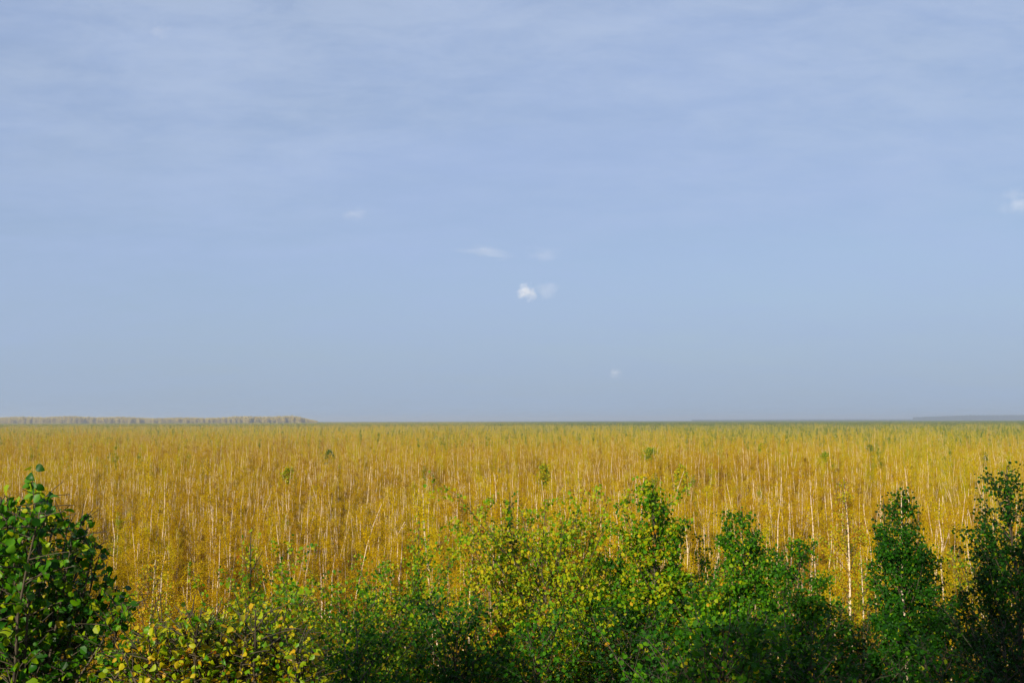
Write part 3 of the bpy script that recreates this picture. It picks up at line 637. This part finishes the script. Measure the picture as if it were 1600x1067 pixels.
forest('distant_forest_line', 1080, 1450, 6800, 7400, 1500, .55, .75, 'thin faint forest line on the horizon right of the middle', None, src4)

# ------------------------------------------------------------------ the wood behind the viewer whose shade falls over the front rows
sh = []
r3 = np.random.default_rng(77)
src3 = bpy.data.collections.new('bank_wood_sources')
for i in range(3):
    tb, lb, pos, size, tn, rg = tree_parts(300 + i, 6.5, 1.5, 3000, .17, .35, limbs=40, dens_low=.12, stems=2, profile='round', trunk_r=.07)
    n_ = len(pos); F = frames(n_, rg); V = pos[:, None] + np.einsum('nij,nkj->nki', F, LEAF[None] * size[:, None, None]); f = (np.arange(n_)[:, None, None] * 6 + LQ[None]).reshape(-1, 4)
    tv, tf, t_t = tb.arrays()
    me = mesh_np('bank_tree', np.r_[V.reshape(-1, 3), tv], [f, tf + n_ * 6], [M_LEAF, M_BARK], np.r_[np.repeat(tn, 6), t_t], np.r_[np.zeros(len(f)), np.ones(len(tf))], smooth=False)
    src3.objects.link(bpy.data.objects.new('c%d' % i, me))
px_, hs_ = [], []
for i in range(34):
    x = -5.6 + i * 1.3 + r3.uniform(-.4, .4); px_.append((x, -6.5 + r3.uniform(-1.2, 1.2), 7.2)); hs_.append(min(1.32, 1.0 + .08 * i) * r3.uniform(.92, 1.05))
for i in range(26):
    x = -11.0 - i * 1.3; px_.append((x, -6.8 + r3.uniform(-1, 1), 7.2)); hs_.append(r3.uniform(.78, .95))
instancer('bank_wood', px_, r3.integers(0, 3, len(px_)), np.c_[np.zeros((len(px_), 2)), r3.uniform(0, 6.28, len(px_))], np.repeat(np.array(hs_)[:, None], 3, 1), src3, 'row of leafy trees along the top of the bank behind the viewpoint')

# ------------------------------------------------------------------ small clouds (real puffs of vapour)
def cloud_mat(name, dens, seed, scale):
    m, t = new_mat(name); l = t.links.new
    o = N(t, 'ShaderNodeOutputMaterial'); v = N(t, 'ShaderNodeVolumePrincipled'); c = N(t, 'ShaderNodeTexCoord')
    nz = N(t, 'ShaderNodeTexNoise', noise_dimensions='4D'); nz.inputs['W'].default_value = seed; nz.inputs['Scale'].default_value = scale; nz.inputs['Detail'].default_value = 5; nz.inputs['Roughness'].default_value = .62; l(c.outputs['Object'], nz.inputs['Vector'])
    ln = N(t, 'ShaderNodeVectorMath', operation='LENGTH'); l(c.outputs['Object'], ln.inputs[0])
    a = N(t, 'ShaderNodeMath', operation='MULTIPLY_ADD'); l(nz.outputs[0], a.inputs[0]); a.inputs[1].default_value = 2.6; a.inputs[2].default_value = -.62
    b = N(t, 'ShaderNodeMath', operation='SUBTRACT'); l(a.outputs[0], b.inputs[0]); l(ln.outputs['Value'], b.inputs[1])
    d = N(t, 'ShaderNodeMath', operation='MULTIPLY'); l(b.outputs[0], d.inputs[0]); d.inputs[1].default_value = dens
    e = N(t, 'ShaderNodeMath', operation='MAXIMUM'); l(d.outputs[0], e.inputs[0]); e.inputs[1].default_value = 0
    v.inputs['Color'].default_value = (1, 1, 1, 1); v.inputs['Anisotropy'].default_value = -.25
    l(e.outputs[0], v.inputs['Density']); l(v.outputs[0], o.inputs['Volume']); return m
def cloud(px, py, wpx, hpx, dens, seed, label, Yc=3500, scale=1.6, tilt=0):
    c = at(px, py, Yc); rx = wpx / FPX * Yc * .5; rz_ = hpx / FPX * Yc * .5
    import bmesh
    bm = bmesh.new(); bmesh.ops.create_icosphere(bm, subdivisions=2, radius=1); me = bpy.data.meshes.new('cloud'); bm.to_mesh(me); bm.free()
    me.materials.append(cloud_mat('cloud_vapour', dens, seed, scale)); o = add_obj('cloud', me, loc=c); o.scale = (rx, rx * .6, rz_); o.rotation_euler = (0, R(tilt), 0); tag(o, label, 'cloud')
cloud(824, 458, 46, 40, .034, 4.4, 'small compact bright white cloud, the brightest one, near the middle of the sky')
cloud(855, 455, 52, 44, .006, 2.5, 'faint torn wisp touching the right side of the brightest cloud')
cloud(762, 394, 130, 30, .0034, 3.3, 'long thin wisp of cloud up left of the brightest cloud', tilt=6)
cloud(848, 396, 80, 34, .0032, 7.1, 'faint oval wisp straight above the brightest cloud')
cloud(557, 335, 66, 28, .0034, 5.2, 'small faint white wisp in the left half of the sky')
cloud(962, 583, 32, 22, .014, 6.4, 'tiny white cloud low over the horizon right of centre')
cloud(1592, 318, 90, 60, .005, 8.8, 'soft white cloud cut by the right edge of the picture')
cloud(250, 50, 50, 40, .006, 9.9, 'tiny pale wisp high in the upper left of the sky')

# ------------------------------------------------------------------ haze
m, t = new_mat('haze'); o_ = N(t, 'ShaderNodeOutputMaterial'); pv = N(t, 'ShaderNodeVolumePrincipled'); pv.inputs['Color'].default_value = (.74, .86, 1.0, 1); pv.inputs['Density'].default_value = 2.0e-4; pv.inputs['Anisotropy'].default_value = 0.35
t.links.new(pv.outputs[0], o_.inputs['Volume'])
x0, x1, y0, y1, z0, z1 = -9100, 9100, -1000, 14100, -1.0, 42.0
hv = [(x, y, z) for z in (z0, z1) for y in (y0, y1) for x in (x0, x1)]
hz = add_obj('haze', mesh_np('haze', hv, [[(0, 2, 3, 1), (4, 5, 7, 6), (0, 1, 5, 4), (2, 6, 7, 3), (0, 4, 6, 2), (1, 3, 7, 5)]], [m], smooth=False)); tag(hz, 'thin pale haze lying over the whole plain', kind='stuff')
